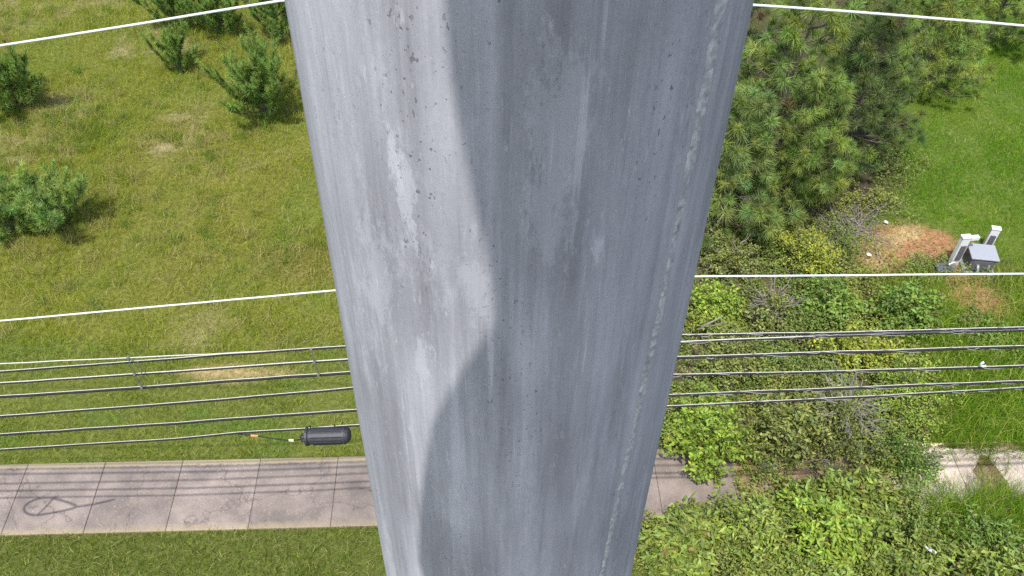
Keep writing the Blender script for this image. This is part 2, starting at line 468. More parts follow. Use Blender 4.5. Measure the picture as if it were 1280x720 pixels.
# soil and leaf mould washed over the overgrown stretch of the walk
hx, hy = np.meshgrid(np.linspace(3.6, 13.5, 200), np.linspace(8.3, 10.8, 60)); hx = hx.ravel(); hy = hy.ravel()
dm = drift(hx, hy); q = hy - sw_near(hx); inw = sst(-.25, .1, q)*(1-sst(SW_W-.1, SW_W+.25, q))
hz = -.06 + .13*dm*inw*(.55 + .5*fbm(hx*3, hy*3, 109))
ii = (np.arange(59)[:, None]*200 + np.arange(199)[None, :]).ravel()
hc = mixc(np.tile(np.array([[.16, .105, .065]]), (len(hx), 1)), sst(.4, .65, fbm(hx*2.2, hy*2.2, 110)), (.27, .19, .12))
tag(link('soil_drift', npmesh('soil_drift', np.stack([hx, hy, hz], 1), np.stack([ii, ii+1, ii+201, ii+200], 1), M_GROUND, hc, True)), kind='structure')

# ------------------------------------------------------------------ grass (uncountable)
def make_blades(x, y, hgt, wid, lean, col, seed):
    r = np.random.default_rng(seed); n = len(x)
    a = r.uniform(0, 2*np.pi, n); la = r.uniform(0, 2*np.pi, n)
    l = lean*r.uniform(0.3, 1.3, n)
    dx, dy = np.cos(a)*wid/2, np.sin(a)*wid/2
    z0 = np.zeros(n) - 0.03
    tx, ty = x + np.cos(la)*l*hgt, y + np.sin(la)*l*hgt
    th = hgt*np.sqrt(np.clip(1 - (l*0.8)**2, 0.05, 1))
    v = np.stack([np.stack([x-dx, y-dy, z0], 1), np.stack([x+dx, y+dy, z0], 1), np.stack([tx, ty, th], 1)], 1).reshape(-1, 3)
    f = np.arange(3*n).reshape(-1, 3)
    c = np.repeat(col, 3, 0)
    return v, f, c
N = 1500000
x = R.uniform(-21, 21, N); y = R.uniform(5.4, 34, N)
keep = np.abs(x) < 5.4 + 0.55*y
x, y = x[keep], y[keep]
z = zones(x, y)
sd_ = y - sw_near(x)
dm = drift(x, y)
ov = .16*sst(.45, .75, fbm(x*3.1, y*3.1, 131))
on = (sd_ > 0.01 + ov) & (sd_ < SW_W - 0.01 - ov) & (dm < .55)
den = 0.42 + 0.58*z['mown'] + 0.5*z['near'] + 0.35*z['lawn'] + 0.3*z['rank']
den = den*(1 - 0.78*z['brush'])*(1 - 0.8*z['dirt'])*(1 - 0.75*z['bare'])*(1-0.2*z['straw'])
den = den*(0.55 + 0.9*sst(0.3, 0.6, fbm(x*2.2, y*2.2, 61)))
den = den*(1-.85*z['litter'])
den = np.maximum(den, 1.2*(verge(x, y) > .4))
den = np.maximum(den, .6*(dm > .5)*(x > 7.6))
keep = (R.random(len(x)) < den) & ~on
x, y = x[keep], y[keep]
z = {k: v[keep] for k, v in z.items()}
n = len(x)
fieldw = np.clip(1 - z['mown'] - z['near'] - z['lawn'] - z['rank'] - z['brush'], 0, 1)
hg = 0.075 + 0.13*fieldw*(0.5 + fbm(x*1.5, y*1.5, 63)) + 0.05*z['lawn'] + 0.42*z['rank'] + 0.10*z['brush']
hg = hg + .16*(x > 7.6)*(y > 7.2)*(y < 10.2)*(z['mown'] < .5)
hg *= R.uniform(0.55, 1.35, n)
sd_ = y - sw_near(x)
c = ground_col(x, y, z)*R.uniform(0.62, 1.38, n)[:, None]
tint = R.uniform(-1, 1, n)
c[:, 0] *= 1 + 0.20*tint; c[:, 2] *= 1 + 0.35*R.uniform(-1, 1, n)
# dry straw blades among the green
pd = 0.05 + 0.17*fieldw*(0.4+1.2*fbm(x*1.2, y*1.2, 64)) + 0.42*z['straw'] + 0.05*z['mown'] + 0.5*z['bare'] + 0.5*z['dirt']
pd += 0.35*np.exp(-np.clip(np.minimum(np.abs(sd_), np.abs(sd_-SW_W)), 0, 9)/0.05)*(x < 3)
dry = R.random(n) < pd*0.8
c[dry] = np.array([0.37, 0.34, 0.13])*R.uniform(0.6, 1.25, dry.sum())[:, None]
lean = np.where(dry, 1.15, 0.95) + 0.1*z['rank']
wd = (0.0085 + 0.004*z['rank'] + 0.003*z['mown'])*R.uniform(0.7, 1.4, n)
hg = np.where(dry, hg*1.15, hg)
v, f, cc = make_blades(x, y, hg, wd, lean, c, 5)
# long pale curling stems lying over the sward
ns = 90000
sx = R.uniform(-20, 16, ns); sy = R.uniform(6, 31, ns)
k = np.abs(sx) < 5.4 + .55*sy; sx, sy = sx[k], sy[k]
zs_ = zones(sx, sy); q = sy - sw_near(sx)
fw = np.clip(1 - zs_['lawn'] - zs_['brush'] - zs_['near'] - zs_['rank'], 0, 1)
pr = fw*(.35 + .65*sst(.35, .65, fbm(sx*.8, sy*.8, 91)))*(1-.6*zs_['mown']) + .12*zs_['lawn'] + .9*zs_['rank'] + .3*zs_['near'] + .5*zs_['dirt'] + 1.2*zs_['straw']
k = (R.random(len(sx)) < pr) & ~((q > -.02) & (q < SW_W + .02) & (drift(sx, sy) < .55)); sx, sy = sx[k], sy[k]; rk = zs_['rank'][k]; mw = zs_['mown'][k]; dr = np.maximum(zs_['dirt'][k], zs_['straw'][k]*.8)
m = len(sx)
a = R.uniform(0, 2*np.pi, m); bend = R.normal(0, .9, m); L_ = R.uniform(.14, .36, m)*(1 + .9*rk)*(1-.35*mw); w_ = R.uniform(.005, .011, m)*(1 + .4*rk)
top = R.uniform(.06, .20, m)*(1 + 1.2*rk)*(1-.45*mw)*(1-.7*dr)
P_ = []
px_, py_ = sx.copy(), sy.copy()
for t_ in range(5):
    u_ = t_/4
    zc_ = .02 + top*np.sin(np.pi*(.15 + .72*u_))
    an = a + bend*u_
    if t_: px_ = px_ + np.cos(an)*L_/4; py_ = py_ + np.sin(an)*L_/4
    ww = w_*(1 - .85*u_)/2
    P_ += [np.stack([px_ - np.sin(an)*ww, py_ + np.cos(an)*ww, zc_], 1), np.stack([px_ + np.sin(an)*ww, py_ - np.cos(an)*ww, zc_], 1)]
v2 = np.stack(P_, 1).reshape(-1, 3)
i0 = np.arange(m)[:, None]*10
f2 = np.concatenate([np.stack([i0[:, 0]+2*t_, i0[:, 0]+2*t_+1, i0[:, 0]+2*t_+3], 1) for t_ in range(4)] + [np.stack([i0[:, 0]+2*t_, i0[:, 0]+2*t_+3, i0[:, 0]+2*t_+2], 1) for t_ in range(4)])
c2 = np.where(R.random(m)[:, None] < (.45 + .4*dr - .3*rk)[:, None], np.array([[.36, .33, .12]]), np.array([[.25, .30, .045]]))*R.uniform(.6, 1.2, m)[:, None]
f = np.concatenate([f, f2 + len(v)]); v = np.concatenate([v, v2]); cc = np.concatenate([cc, np.repeat(c2, 10, 0)])
# tussocks and rank clumps standing out of the field, and round the saplings
tx = list(R.uniform(-18, 0, 1500)); ty = list(R.uniform(12.6, 31, 1500))
tf = fbm(np.array(tx)*.5, np.array(ty)*.5, 151); kk = (tf > .46) & (np.abs(tx) < 5.4 + .55*np.array(ty))
tx = list(np.array(tx)[kk]); ty = list(np.array(ty)[kk])
for (a_, b_, n_) in ((328, 150, 26), (222, 88, 16), (22, 140, 26), (62, 295, 30), (212, 40, 16), (275, 45, 16), (345, 50, 18), (95, 165, 40), (60, 185, 30), (250, 190, 24)):
    q_ = at(a_, b_); tx += list(q_.x + R.normal(0, .55, n_)); ty += list(q_.y + R.normal(0, .45, n_))
tx = np.array(tx); ty = np.array(ty); nb_ = 42; K = len(tx)
bx_ = np.repeat(tx, nb_) + R.normal(0, .07, K*nb_); by_ = np.repeat(ty, nb_) + R.normal(0, .07, K*nb_)
th_ = np.repeat(R.uniform(.18, .42, K), nb_)*R.uniform(.6, 1.2, K*nb_)
kc = np.where(R.random(K)[:, None] < .35, np.array([[.38, .33, .13]]), np.where(R.random(K)[:, None] < .5, np.array([[.13, .22, .035]]), np.array([[.24, .29, .04]])))
v3, f3, c3 = make_blades(bx_, by_, th_, R.uniform(.007, .013, K*nb_), np.full(K*nb_, .9), np.repeat(kc, nb_, 0)*R.uniform(.65, 1.25, K*nb_)[:, None], 9)
f = np.concatenate([f, f3 + len(v)]); v = np.concatenate([v, v3]); cc = np.concatenate([cc, c3])
gr = link('grass', npmesh('grass', v, f, M_GRASS, cc))
tag(gr, 'mown and uncut grass growing over the open ground', 'grass', kind='stuff')

# ------------------------------------------------------------------ leafy plants
def leaf_mesh(P, D, Nn, ln, wd, col, fold=0.25):
    """P base points, D leaf axis, Nn leaf normal; two folded triangles each"""
    D = D/np.linalg.norm(D, axis=1, keepdims=True)
    S = np.cross(D, Nn); S /= np.linalg.norm(S, axis=1, keepdims=True) + 1e-9
    U = np.cross(S, D)
    ln = ln[:, None]; wd = wd[:, None]
    b = P; t = P + D*ln - U*ln*0.12
    l = P + D*ln*0.45 + S*wd*0.5 + U*wd*fold; r = P + D*ln*0.45 - S*wd*0.5 + U*wd*fold
    v = np.stack([b, r, t, l], 1).reshape(-1, 3)
    n = len(P); i = np.arange(n)*4
    f = np.concatenate([np.stack([i, i+1, i+2], 1), np.stack([i, i+2, i+3], 1)])
    return v, f, np.repeat(col, 4, 0)

PAL = {'bright': (0.175, 0.245, 0.030), 'yellow': (0.215, 0.245, 0.032), 'mid': (0.120, 0.190, 0.030), 'olive': (0.150, 0.175, 0.042),
       'deep': (0.080, 0.140, 0.028), 'vine': (0.158, 0.205, 0.036)}
def shrub(name, px, py, rx, ry, h, kind, seed, label, cat='shrub', group=None, shoots=120, per=34, ll=0.07, lw=0.045, twigs=0):
    r = np.random.default_rng(seed)
    c0 = at(px, py, h*0.55)
    root = empty(name, (c0.x, c0.y, 0))
    tag(root, label, cat, group)
    base = np.array(PAL[kind])*1.24; lsz = r.uniform(.72, 1.22); ll *= lsz; lw *= lsz
    st = MB(); PP = []; DD = []; NN = []; CC = []
    nl = r.integers(3, 6)
    lob = [(r.uniform(-.45, .45)*rx, r.uniform(-.45, .45)*ry, r.uniform(.55, 1.2)) for _ in range(nl)]
    for k in range(shoots):
        lx, ly, lh = lob[r.integers(nl)]
        a = r.uniform(0, 2*np.pi); q = np.sqrt(r.random())
        ex = lx + np.cos(a)*q*rx*0.72; ey = ly + np.sin(a)*q*ry*0.72
        eh = h*lh*np.sqrt(max(0.05, 1 - 0.80*q*q))*r.uniform(0.55, 1.12)
        p0 = np.array([lx*0.35, ly*0.35, 0.0]); p2 = np.array([ex, ey, eh]); p1 = np.array([ex*0.6 + lx*.2, ey*0.6 + ly*.2, eh*r.uniform(0.75, 1.1)])
        t = np.linspace(0, 1, 6)[:, None]
        cur = (1-t)**2*p0 + 2*t*(1-t)*p1 + t*t*p2
        if k % 3 == 0: st.tube([Vector(p) for p in cur], [0.012*(1-i/6)+0.003 for i in range(6)], 4, False)
        n = int(per*r.uniform(0.5, 1.4)*(1 if q < 1.2 else .5))
        t = r.uniform(0.35, 1.03, n)[:, None]
        pos = (1-t)**2*p0 + 2*t*(1-t)*p1 + t*t*p2 + r.normal(0, 0.045, (n, 3))
        tan = 2*(1-t)*(p1-p0) + 2*t*(p2-p1); tan /= np.linalg.norm(tan, axis=1, keepdims=True)+1e-9
        d = r.normal(0, 1, (n, 3)); d[:, 2] *= 0.45; d /= np.linalg.norm(d, axis=1, keepdims=True)
        d = d + 0.55*tan; d[:, 2] -= 0.15
        nn = np.array([0, 0, 1.0]) + r.normal(0, 0.62, (n, 3))
        sc = base*r.uniform(0.68, 1.35)
        col = sc[None, :]*r.uniform(0.72, 1.3, n)[:, None]
        col[:, 0] *= r.uniform(0.85, 1.2, n); col[:, 2] *= r.uniform(.7, 1.4, n)
        old = r.random(n) < 0.015; col[old] = (0.25, 0.17, 0.06)
        PP.append(pos); DD.append(d); NN.append(nn); CC.append(col)
    for k in range(twigs):                                   # bare dead twigs standing out of the leaves
        a = r.uniform(0, 2*np.pi); q = r.uniform(.2, .9)
        p = np.array([np.cos(a)*q*rx*.5, np.sin(a)*q*ry*.5, h*r.uniform(.6, .95)])
        dv = np.array([np.cos(a), np.sin(a), r.uniform(.2, .8)])*r.uniform(.2, .5)
        pts = [Vector(p + dv*i/4 + r.normal(0, .025, 3)) for i in range(5)]
        st.tube(pts, [0.008*(1-i/5)+0.002 for i in range(5)], 4, False)
    P = np.concatenate(PP); P[:, 2] = np.maximum(P[:, 2], 0.03)
    m = len(P)
    v, f, c = leaf_mesh(P, np.concatenate(DD), np.concatenate(NN), ll*r.uniform(.5, 1.5, m)**1.2, lw*r.uniform(.5, 1.4, m), np.concatenate(CC))
    link('foliage', npmesh('foliage', v, f, M_LEAF, c), root)
    st.build('stem', M_BARK if not twigs else M_TWIG, root)
    return root

SH = 'shrubs of the overgrown patch right of the concrete pole'
shrub('leafy_shrub', 868, 538, 1.05, 1.15, 1.5, 'bright', 101, 'bright green leafy shrub spilling onto the sidewalk right beside the concrete pole', group=SH, shoots=190, per=40, ll=.075, lw=.055)
shrub('leafy_shrub', 1005, 312, 1.15, 0.85, 1.0, 'yellow', 102, 'yellow-green shrub below the pines and left of the dead grey brush', group=SH, shoots=130)
shrub('leafy_shrub', 912, 315, 1.0, 0.95, 0.9, 'olive', 103, 'olive shrub touching the concrete pole just above the light grey wire', group=SH, shoots=130, per=32, twigs=6)
shrub('leafy_shrub', 895, 385, 0.75, 0.85, 1.0, 'bright', 104, 'small yellowish shrub against the pole between the light grey wire and the black cables', group=SH, shoots=90)
shrub('leafy_shrub', 965, 385, 0.8, 0.8, 1.0, 'olive', 105, 'thin brownish shrub with bare twigs under the light grey wire', group=SH, shoots=60, per=24, twigs=30)
shrub('leafy_shrub', 1050, 375, 0.95, 0.8, 1.0, 'mid', 106, 'mid-green shrub just below the light grey wire, left of the glossy one', group=SH, shoots=120)
shrub('leafy_shrub', 1145, 385, 1.0, 0.75, 1.1, 'mid', 107, 'glossy green shrub growing below the left end of the brown dirt patch', group=SH, shoots=150, ll=.08, lw=.06)
shrub('leafy_shrub', 1075, 432, 1.0, 0.7, 0.9, 'yellow', 108, 'pale yellow-green shrub behind the upper black cables', group=SH, shoots=110)
shrub('leafy_shrub', 905, 450, 1.1, 0.8, 0.8, 'olive', 109, 'low dull shrub behind the upper black cables near the pole', group=SH, shoots=130, per=30)
shrub('leafy_shrub', 985, 520, 0.8, 1.0, 1.3, 'olive', 110, 'olive shrub with a dark hollow between the bright shrub and the grey twigs', group=SH, shoots=110, per=30)
shrub('leafy_shrub', 1058, 520, 1.05, 1.2, 1.5, 'olive', 111, 'tall loose shrub with grey dead twigs showing in its middle', group=SH, shoots=120, per=28, twigs=70)
shrub('leafy_shrub', 1130, 490, 0.85, 0.95, 1.2, 'bright', 112, 'rounded green shrub standing beside the long rank grass', group=SH, shoots=130)
shrub('leafy_shrub', 1140, 570, 0.75, 0.7, 0.9, 'mid', 113, 'dark-leaved shrub at the left end of the pale stretch of sidewalk', group=SH, shoots=110)
shrub('leafy_shrub', 1240, 420, 0.9, 0.6, 0.45, 'mid', 114, 'low weedy shrub behind the upper cables at the right edge', group=SH, shoots=70, per=24, ll=.06)
shrub('leafy_shrub', 1225, 395, 0.6, 0.5, 0.4, 'olive', 115, 'small weed clump on bare soil below the grey cabinet', group=SH, shoots=40, per=22, ll=.055)
FG = 'vine-covered bushes between the camera and the sidewalk'
VK = dict(cat='bush', group=FG, ll=.105, lw=.052)
shrub('vine_bush', 850, 690, 0.95, 0.95, 1.0, 'vine', 201, 'vine-covered bush at the foot of the concrete pole, bottom centre', shoots=170, per=34, **VK)
shrub('vine_bush', 945, 668, 1.0, 0.95, 1.1, 'vine', 202, 'vine-covered bush overhanging the last bare piece of sidewalk', shoots=190, per=36, **VK)
shrub('vine_bush', 1045, 672, 1.05, 1.0, 1.2, 'bright', 203, 'brightest vine-covered bush below the grey twiggy shrub', shoots=190, per=36, **VK)
shrub('vine_bush', 1130, 700, 1.0, 0.8, 1.1, 'vine', 204, 'vine-covered bush with long pale leaves left of the white bottle', shoots=170, per=34, **VK)
shrub('vine_bush', 1235, 672, 1.0, 0.8, 0.6, 'mid', 205, 'low darker bush under the pale stretch of sidewalk at right', shoots=100, per=28, cat='bush', group=FG, ll=.08, lw=.035)
shrub('vine_bush', 1255, 725, 1.0, 0.6, 0.8, 'vine', 206, 'vine-covered bush in the bottom right corner', shoots=120, per=32, **VK)
shrub('vine_bush', 990, 735, 1.3, 0.7, 1.0, 'vine', 207, 'vine-covered bush along the bottom edge, right of the concrete pole', shoots=180, per=34, **VK)
shrub('vine_bush', 1050, 622, 1.35, 0.5, 0.75, 'vine', 208, 'narrow vine-covered bush lying over the hidden stretch of sidewalk', shoots=170, per=34, **VK)

# low weeds between the shrubs
n = 300000
x = R.uniform(1.8, 14.5, n); y = R.uniform(5.6, 19.5, n)
z = zones(x, y); sdw = y - sw_near(x)
cl = fbm(x*1.6, y*1.6, 71)
hid = np.where((sdw > 0) & (sdw < SW_W), np.where(drift(x, y) > .55, .8, 0.0), 1.0)
k = (R.random(n) < (z['brush']*0.9*(1-.25*z['litter']) + 0.10*z['rank'])*sst(0.22, 0.50, cl)*hid*(1-.85*z['dirt'])) & (x < 3.6 + .52*y)
x, y, cl = x[k], y[k], cl[k]; n = len(x)
P = np.stack([x, y, (0.03 + 0.62*sst(.30, .72, cl))*R.random(n)**0.7], 1)
D = R.normal(0, 1, (n, 3)); D[:, 2] *= .4
tone = fbm(x*.9, y*.9, 73)
c = mixc(np.tile(np.array([[.12, .17, .032]]), (n, 1)), sst(.4, .65, tone), (.185, .215, .036))
c = 1.22*c*R.uniform(.65, 1.35, n)[:, None]
br = R.random(n) < .06; c[br] = np.array([.28, .20, .10])*R.uniform(.6, 1.2, br.sum())[:, None]
v, f, c = leaf_mesh(P, D, np.array([0, 0, 1.]) + R.normal(0, .45, (n, 3)), R.uniform(.035, .085, n), R.uniform(.02, .05, n), c)
wd_ = link('weeds', npmesh('weeds', v, f, M_LEAF, c))
tag(wd_, 'low broad-leaved weeds and litter of leaves between the shrubs', 'weeds', kind='stuff')

# ------------------------------------------------------------------ pines
def needles(PP, DD, n_per, nl, wid, col, r, spread=0.9, along=0.12):
    """rosettes of needles around twig ends"""
    k = len(PP); P = np.repeat(PP, n_per, 0); D = np.repeat(DD, n_per, 0); n = len(P)
    nl = np.repeat(nl*r.uniform(.62, 1.2, k), n_per)
    P = P - D*(r.random((n, 1))*along)
    rd = r.normal(0, 1, (n, 3)); rd /= np.linalg.norm(rd, axis=1, keepdims=True)
    d = D*r.uniform(.35, 1.0, (n, 1)) + rd*spread; d /= np.linalg.norm(d, axis=1, keepdims=True)
    l = (nl*r.uniform(.7, 1.12, n))[:, None]
    s = np.cross(d, r.normal(0, 1, (n, 3))); s /= np.linalg.norm(s, axis=1, keepdims=True)
    t = P + d*l; t[:, 2] -= (l[:, 0]**2)*0.5
    v = np.stack([P - s*wid/2, P + s*wid/2, t], 1).reshape(-1, 3)
    tc = np.repeat(col, n_per, 0)*r.uniform(.75, 1.25, n)[:, None]
    return v, np.arange(3*n).reshape(-1, 3), np.repeat(tc, 3, 0)

def pine(px, py, zc, h, spread, seed, label, group, tone=(0.105, 0.165, 0.042), candle=False, nper=110, nl=0.23, wh=9, wid=.013, gap=0.0, dens=.115):
    r = np.random.default_rng(seed)
    c0 = at(px, py, zc)
    root = empty('pine_tree', (c0.x, c0.y, 0)); tag(root, label, 'tree', group)
    tr = MB(); E = []; ED = []; EC = []
    lean = r.normal(0, .03, 2)
    axis = lambda z_: np.array([lean[0]*z_ + .04*math.sin(z_*1.7+seed), lean[1]*z_, z_])
    tr.tube([Vector(axis(h*i/10)) for i in range(11)], [0.012 + 0.009*h*(1-i/10) for i in range(11)], 8)
    tone = np.array(tone)*1.5
    def tuft(p, d):
        E.append(p); ED.append(d/np.linalg.norm(d)); EC.append(tone*r.uniform(.62, 1.35)*np.array([r.uniform(.85, 1.25), 1, r.uniform(.8, 1.3)]) if r.random() > .012 else np.array([.15, .10, .05]))
    for k in range(wh):
        t = 0.10 + 0.88*(k + r.uniform(-.25, .25))/wh; t = min(max(t, .08), .97)
        L = spread*((1-t)**0.75)*1.05 + 0.12*spread
        nb = r.integers(5, 8) if not candle else r.integers(4, 7); a0 = r.uniform(0, 6.28)
        for b in range(nb):
            if r.random() < gap: continue
            a = a0 + 2*np.pi*b/nb + r.normal(0, .25); l = L*(r.uniform(.65, 1.15) if not candle else r.uniform(.45, 1.25))
            up = (0.25 + .55*t)*r.uniform(.7, 1.3) if not candle else r.uniform(.5, 1.5)
            p0 = axis(h*t); dirh = np.array([np.cos(a), np.sin(a), 0])
            pts = [p0 + dirh*l*s*(1-.12*s) + np.array([0, 0, l*up*(s*s*.6+s*.4) - .10*l*s]) for s in np.linspace(0, 1, 5)]
            if candle and r.random() < .5: tuft(pts[1], pts[2]-pts[1])
            tr.tube([Vector(p) for p in pts], [0.011*l*(1-i/5)+.005 for i in range(5)], 5, False)
            tuft(pts[-1], pts[-1]-pts[-2])
            ns = max(2, int(l/dens))
            for q in range(ns):
                s = 0.28 + 0.72*(q + r.random())/ns; j = min(3, int(s*4)); fr = s*4 - j
                p = pts[j]*(1-fr) + pts[min(j+1, 4)]*fr
                sg = 1 if q % 2 else -1
                side = np.cross(dirh, [0, 0, 1])*sg
                dv = dirh*r.uniform(.3, .8) + side*r.uniform(.5, 1.0) + np.array([0, 0, r.uniform(.1, .7) if not candle else r.uniform(1.0, 2.4)])
                dv /= np.linalg.norm(dv)
                e = p + dv*l*r.uniform(.16, .38)
                tr.tube([Vector(p), Vector((p+e)/2 + np.array([0, 0, .01])), Vector(e)], [.008, .006, .004], 4, False)
                tuft(e, dv)
    tuft(axis(h), np.array([0, 0, 1.]))
    E = np.array(E); ED = np.array(ED); EC = np.array(EC)
    if candle:
        v, f, c = needles(E, ED, nper, nl, wid, EC, r, .50, .34)
    else:
        v, f, c = needles(E, ED, nper, nl, wid, EC, r, .95, .10)
    link('crown', npmesh('crown', v, f, M_NEEDLE, c), root)
    tr.build('trunk', M_BARK, root)
    return root
PG = 'pines growing right of the concrete pole'
PK = dict(nper=120, nl=.28, dens=.30, wid=.015)
pine(985, 95, 3.6, 6.2, 1.9, 301, 'tallest dark pine with open tufted crown beside the pole at upper right', PG, (.118, .168, .034), wh=14, gap=.15, **PK)
pine(920, 195, 2.4, 4.2, 1.4, 302, 'soft green pine pressed against the right edge of the concrete pole', PG, (.118, .168, .042), wh=11, gap=.15, **PK)
pine(1018, 165, 2.2, 4.0, 1.35, 303, 'pine with sunlit tufts just above the dead grey brush', PG, (.120, .17, .034), wh=11, gap=.15, **PK)
pine(1090, 100, 2.6, 4.6, 1.5, 304, 'dark pine at the edge of the bright lawn', PG, (.068, .102, .028), wh=11, gap=.15, **PK)
pine(1085, 15, 3.5, 5.5, 1.6, 305, 'pine behind the thick top wire, right of the tallest pine', PG, (.115, .165, .034), wh=13, gap=.15, **PK)
pine(915, 40, 3.2, 5.2, 1.7, 306, 'dark pine behind the thick top wire next to the pole', PG, (.062, .092, .026), wh=13, gap=.15, **PK)
pine(1175, 45, 1.6, 3.2, 1.6, 307, 'loose yellow-green pine beneath the sloping end of the top wire', PG, (.15, .205, .040), wh=10, gap=.08, **PK)
pine(1255, 0, 1.6, 3.2, 1.5, 308, 'yellow-green pine in the top right corner', PG, (.15, .21, .040), wh=10, gap=.08, **PK)
LG = 'young pines in the grassy field left of the pole'
GY = (.120, .188, .036)
LK = dict(candle=True, nper=120, wid=.013, dens=.095, gap=.12)
pine(328, 120, 0.85, 2.1, 1.2, 311, 'bushy young pine with upright shoots touching the left edge of the concrete pole', LG, GY, nl=.17, wh=10, **LK)
pine(222, 72, .5, 1.2, .75, 312, 'smallest young pine standing alone under the left end of the top wire', LG, GY, nl=.16, wh=7, **LK)
pine(15, 112, .7, 1.6, 1.05, 313, 'young pine at the left edge of the photo on dry brown ground', LG, GY, nl=.18, wh=8, **LK)
pine(62, 266, .40, .85, 1.2, 314, 'wide soft young pine nearest the cables on the left', LG, (.14, .215, .048), nl=.20, wh=8, **LK)
pine(5, 272, .5, 1.0, .8, 315, 'half-hidden young pine left of the wide soft one', LG, (.14, .215, .048), nl=.19, wh=6, **LK)
pine(212, 8, .8, 1.6, 1.0, 316, 'young pine above the left end of the top wire, leftmost of three', LG, GY, nl=.17, wh=7, **LK)
pine(275, 18, .7, 1.5, 1.0, 317, 'young pine crossed by the top wire, middle of three', LG, GY, nl=.17, wh=7, **LK)
pine(345, 22, .8, 1.7, 1.05, 318, 'young pine under the top wire beside the pole, rightmost of three', LG, (.12, .185, .04), nl=.17, wh=7, **LK)

# ------------------------------------------------------------------ dead brush and sticks
def brush(px, py, z0, n, rad, up, seed, name, label, cat, r0=.012):
    r = np.random.default_rng(seed); c0 = at(px, py, z0)
    b = MB()
    for k in range(n):
        a = r.uniform(0, 6.28); L = rad*r.uniform(.4, 1.1)
        d = np.array([np.cos(a), np.sin(a), up*r.uniform(.1, 1.4)]); p = np.array([r.normal(0, .2*rad), r.normal(0, .2*rad), .02])
        pts = [p.copy()]
        for i in range(5):
            d = d + r.normal(0, .22, 3); d[2] -= .10
            p = p + d/np.linalg.norm(d)*L/5; p[2] = max(p[2], .02); pts.append(p.copy())
            if r.random() < .55:
                e = p + (d/np.linalg.norm(d) + r.normal(0, .6, 3))*L*.25; e[2] = max(e[2], .02)
                b.tube([Vector(p), Vector((p+e)/2 + r.normal(0, .015, 3)), Vector(e)], [r0*.5, r0*.4, r0*.2], 4, False)
        b.tube([Vector(q) for q in pts], [r0*(1-i/6.5)*1.0 for i in range(6)], 5, False)
    o = b.build(name, M_TWIG, None, (c0.x, c0.y, 0)); tag(o, label, cat); return o
brush(1066, 275, .3, 95, 1.25, .30, 401, 'dead_brush', 'heap of dead grey brush at the edge of the dirt under the pines', 'brush', .009)
brush(970, 370, .5, 44, .8, .9, 402, 'dead_brush', 'dry brown twigs of a dead bush just below the light grey wire', 'brush', .007)
brush(1035, 580, .4, 70, .85, 1.0, 403, 'dead_brush', 'tangle of grey dead twigs low among the shrubs by the hidden sidewalk', 'brush', .007)
def stick(name, label, pts, rad, forks=()):
    b = MB(); pts = [at(*p) for p in pts]
    o0 = pts[0].copy(); o0.z = 0
    b.tube([p - o0 for p in pts], [rad*(1 - .6*i/len(pts)) for i in range(len(pts))], 6)
    for fpts in forks:
        b.tube([at(*p) - o0 for p in fpts], [rad*.7, rad*.5, rad*.25][:len(fpts)], 5)
    o = b.build(name, M_TWIG, None, o0, True); tag(o, label, 'branch'); return o
stick('fallen_branch', 'bare curved branch reaching out from the pole above the light grey wire', [(868, 298, .35), (880, 302, .5), (890, 309, .6), (898, 318, .55), (903, 325, .4)], .030)
stick('fallen_branch', 'forked pale branch beside the pole above the black cables', [(872, 412, .5), (886, 404, .65), (903, 396, .8)], .028, [[(878, 409, .55), (892, 407, .7), (906, 402, .85)]])

# ------------------------------------------------------------------ concrete pole
def prad(zw): return 0.1617 + 0.0086*(H - zw)
PD = 0.60
cp = empty('concrete_pole', (0.001, PD, 0)); tag(cp, 'tapered grey concrete pole filling the middle of the view', 'pole')
zs = np.concatenate([np.linspace(-0.3, H-2.2, 12), np.linspace(H-2.1, H+0.6, 140), [H+1.2, H+1.6]])
na = 144
ang = np.arange(na)*2*np.pi/na
v = []
for zw in zs:
    rr = prad(zw) + 0.0006*(fbm(ang*5.0, np.full(na, zw*2.2), 81) - .5) * 2
    v.append(np.stack([np.cos(ang)*rr, np.sin(ang)*rr, np.full(na, zw)], 1))
v = np.concatenate(v)
i = (np.arange(len(zs)-1)[:, None]*na + np.arange(na)[None, :]); j = (np.arange(len(zs)-1)[:, None]*na + (np.arange(na)[None, :]+1) % na)
f = np.stack([i.ravel(), j.ravel(), j.ravel()+na, i.ravel()+na], 1)
link('shaft', npmesh('shaft', v, f, M_POLE, None, True), cp)
tb = MB(); tb.lathe([(prad(H+1.6)+.004, H+1.58), (prad(H+1.6)+.004, H+1.63), (0.001, H+1.66)], 48); tb.build('pole_cap', M_GREYM, cp)
# mould seam: rough mortar ridge drifting round the shaft
sz = np.linspace(H-2.0, H+0.5, 900); ridge = []
sw1 = fbm(sz*60, sz*0, 141); sw2 = fbm(sz*90, sz*0+3, 142); sw3 = fbm(sz*25, sz*0+7, 143)
for q, zw in enumerate(sz):
    dp = H - zw
    ph = math.radians(np.interp(dp, [.2, .35, .55, .8, 1.2, 2.0], [48, 46.7, 45, 41, 36, 28])) + .012*(sw3[q]-.5)
    wdt = np.interp(dp, [.2, .5, 1.2], [.017, .010, .007])*(.6 + .9*sw1[q])
    for e in range(5):
        u = (e-2)/2
        a = ph + u*wdt/prad(zw)*.5
        out = -0.0008 if abs(u) == 1 else .0001 + .0034*max(0, sw2[q]-.28)*(1.0, .55, 1.15)[e-1] + random.uniform(-.0006, .0006)
        rr = prad(zw) + out
        ridge.append((math.sin(a)*rr, -math.cos(a)*rr, zw))
rf = [(q*5+e, q*5+e+1, q*5+e+6, q*5+e+5) for q in range(len(sz)-1) for e in range(4)]
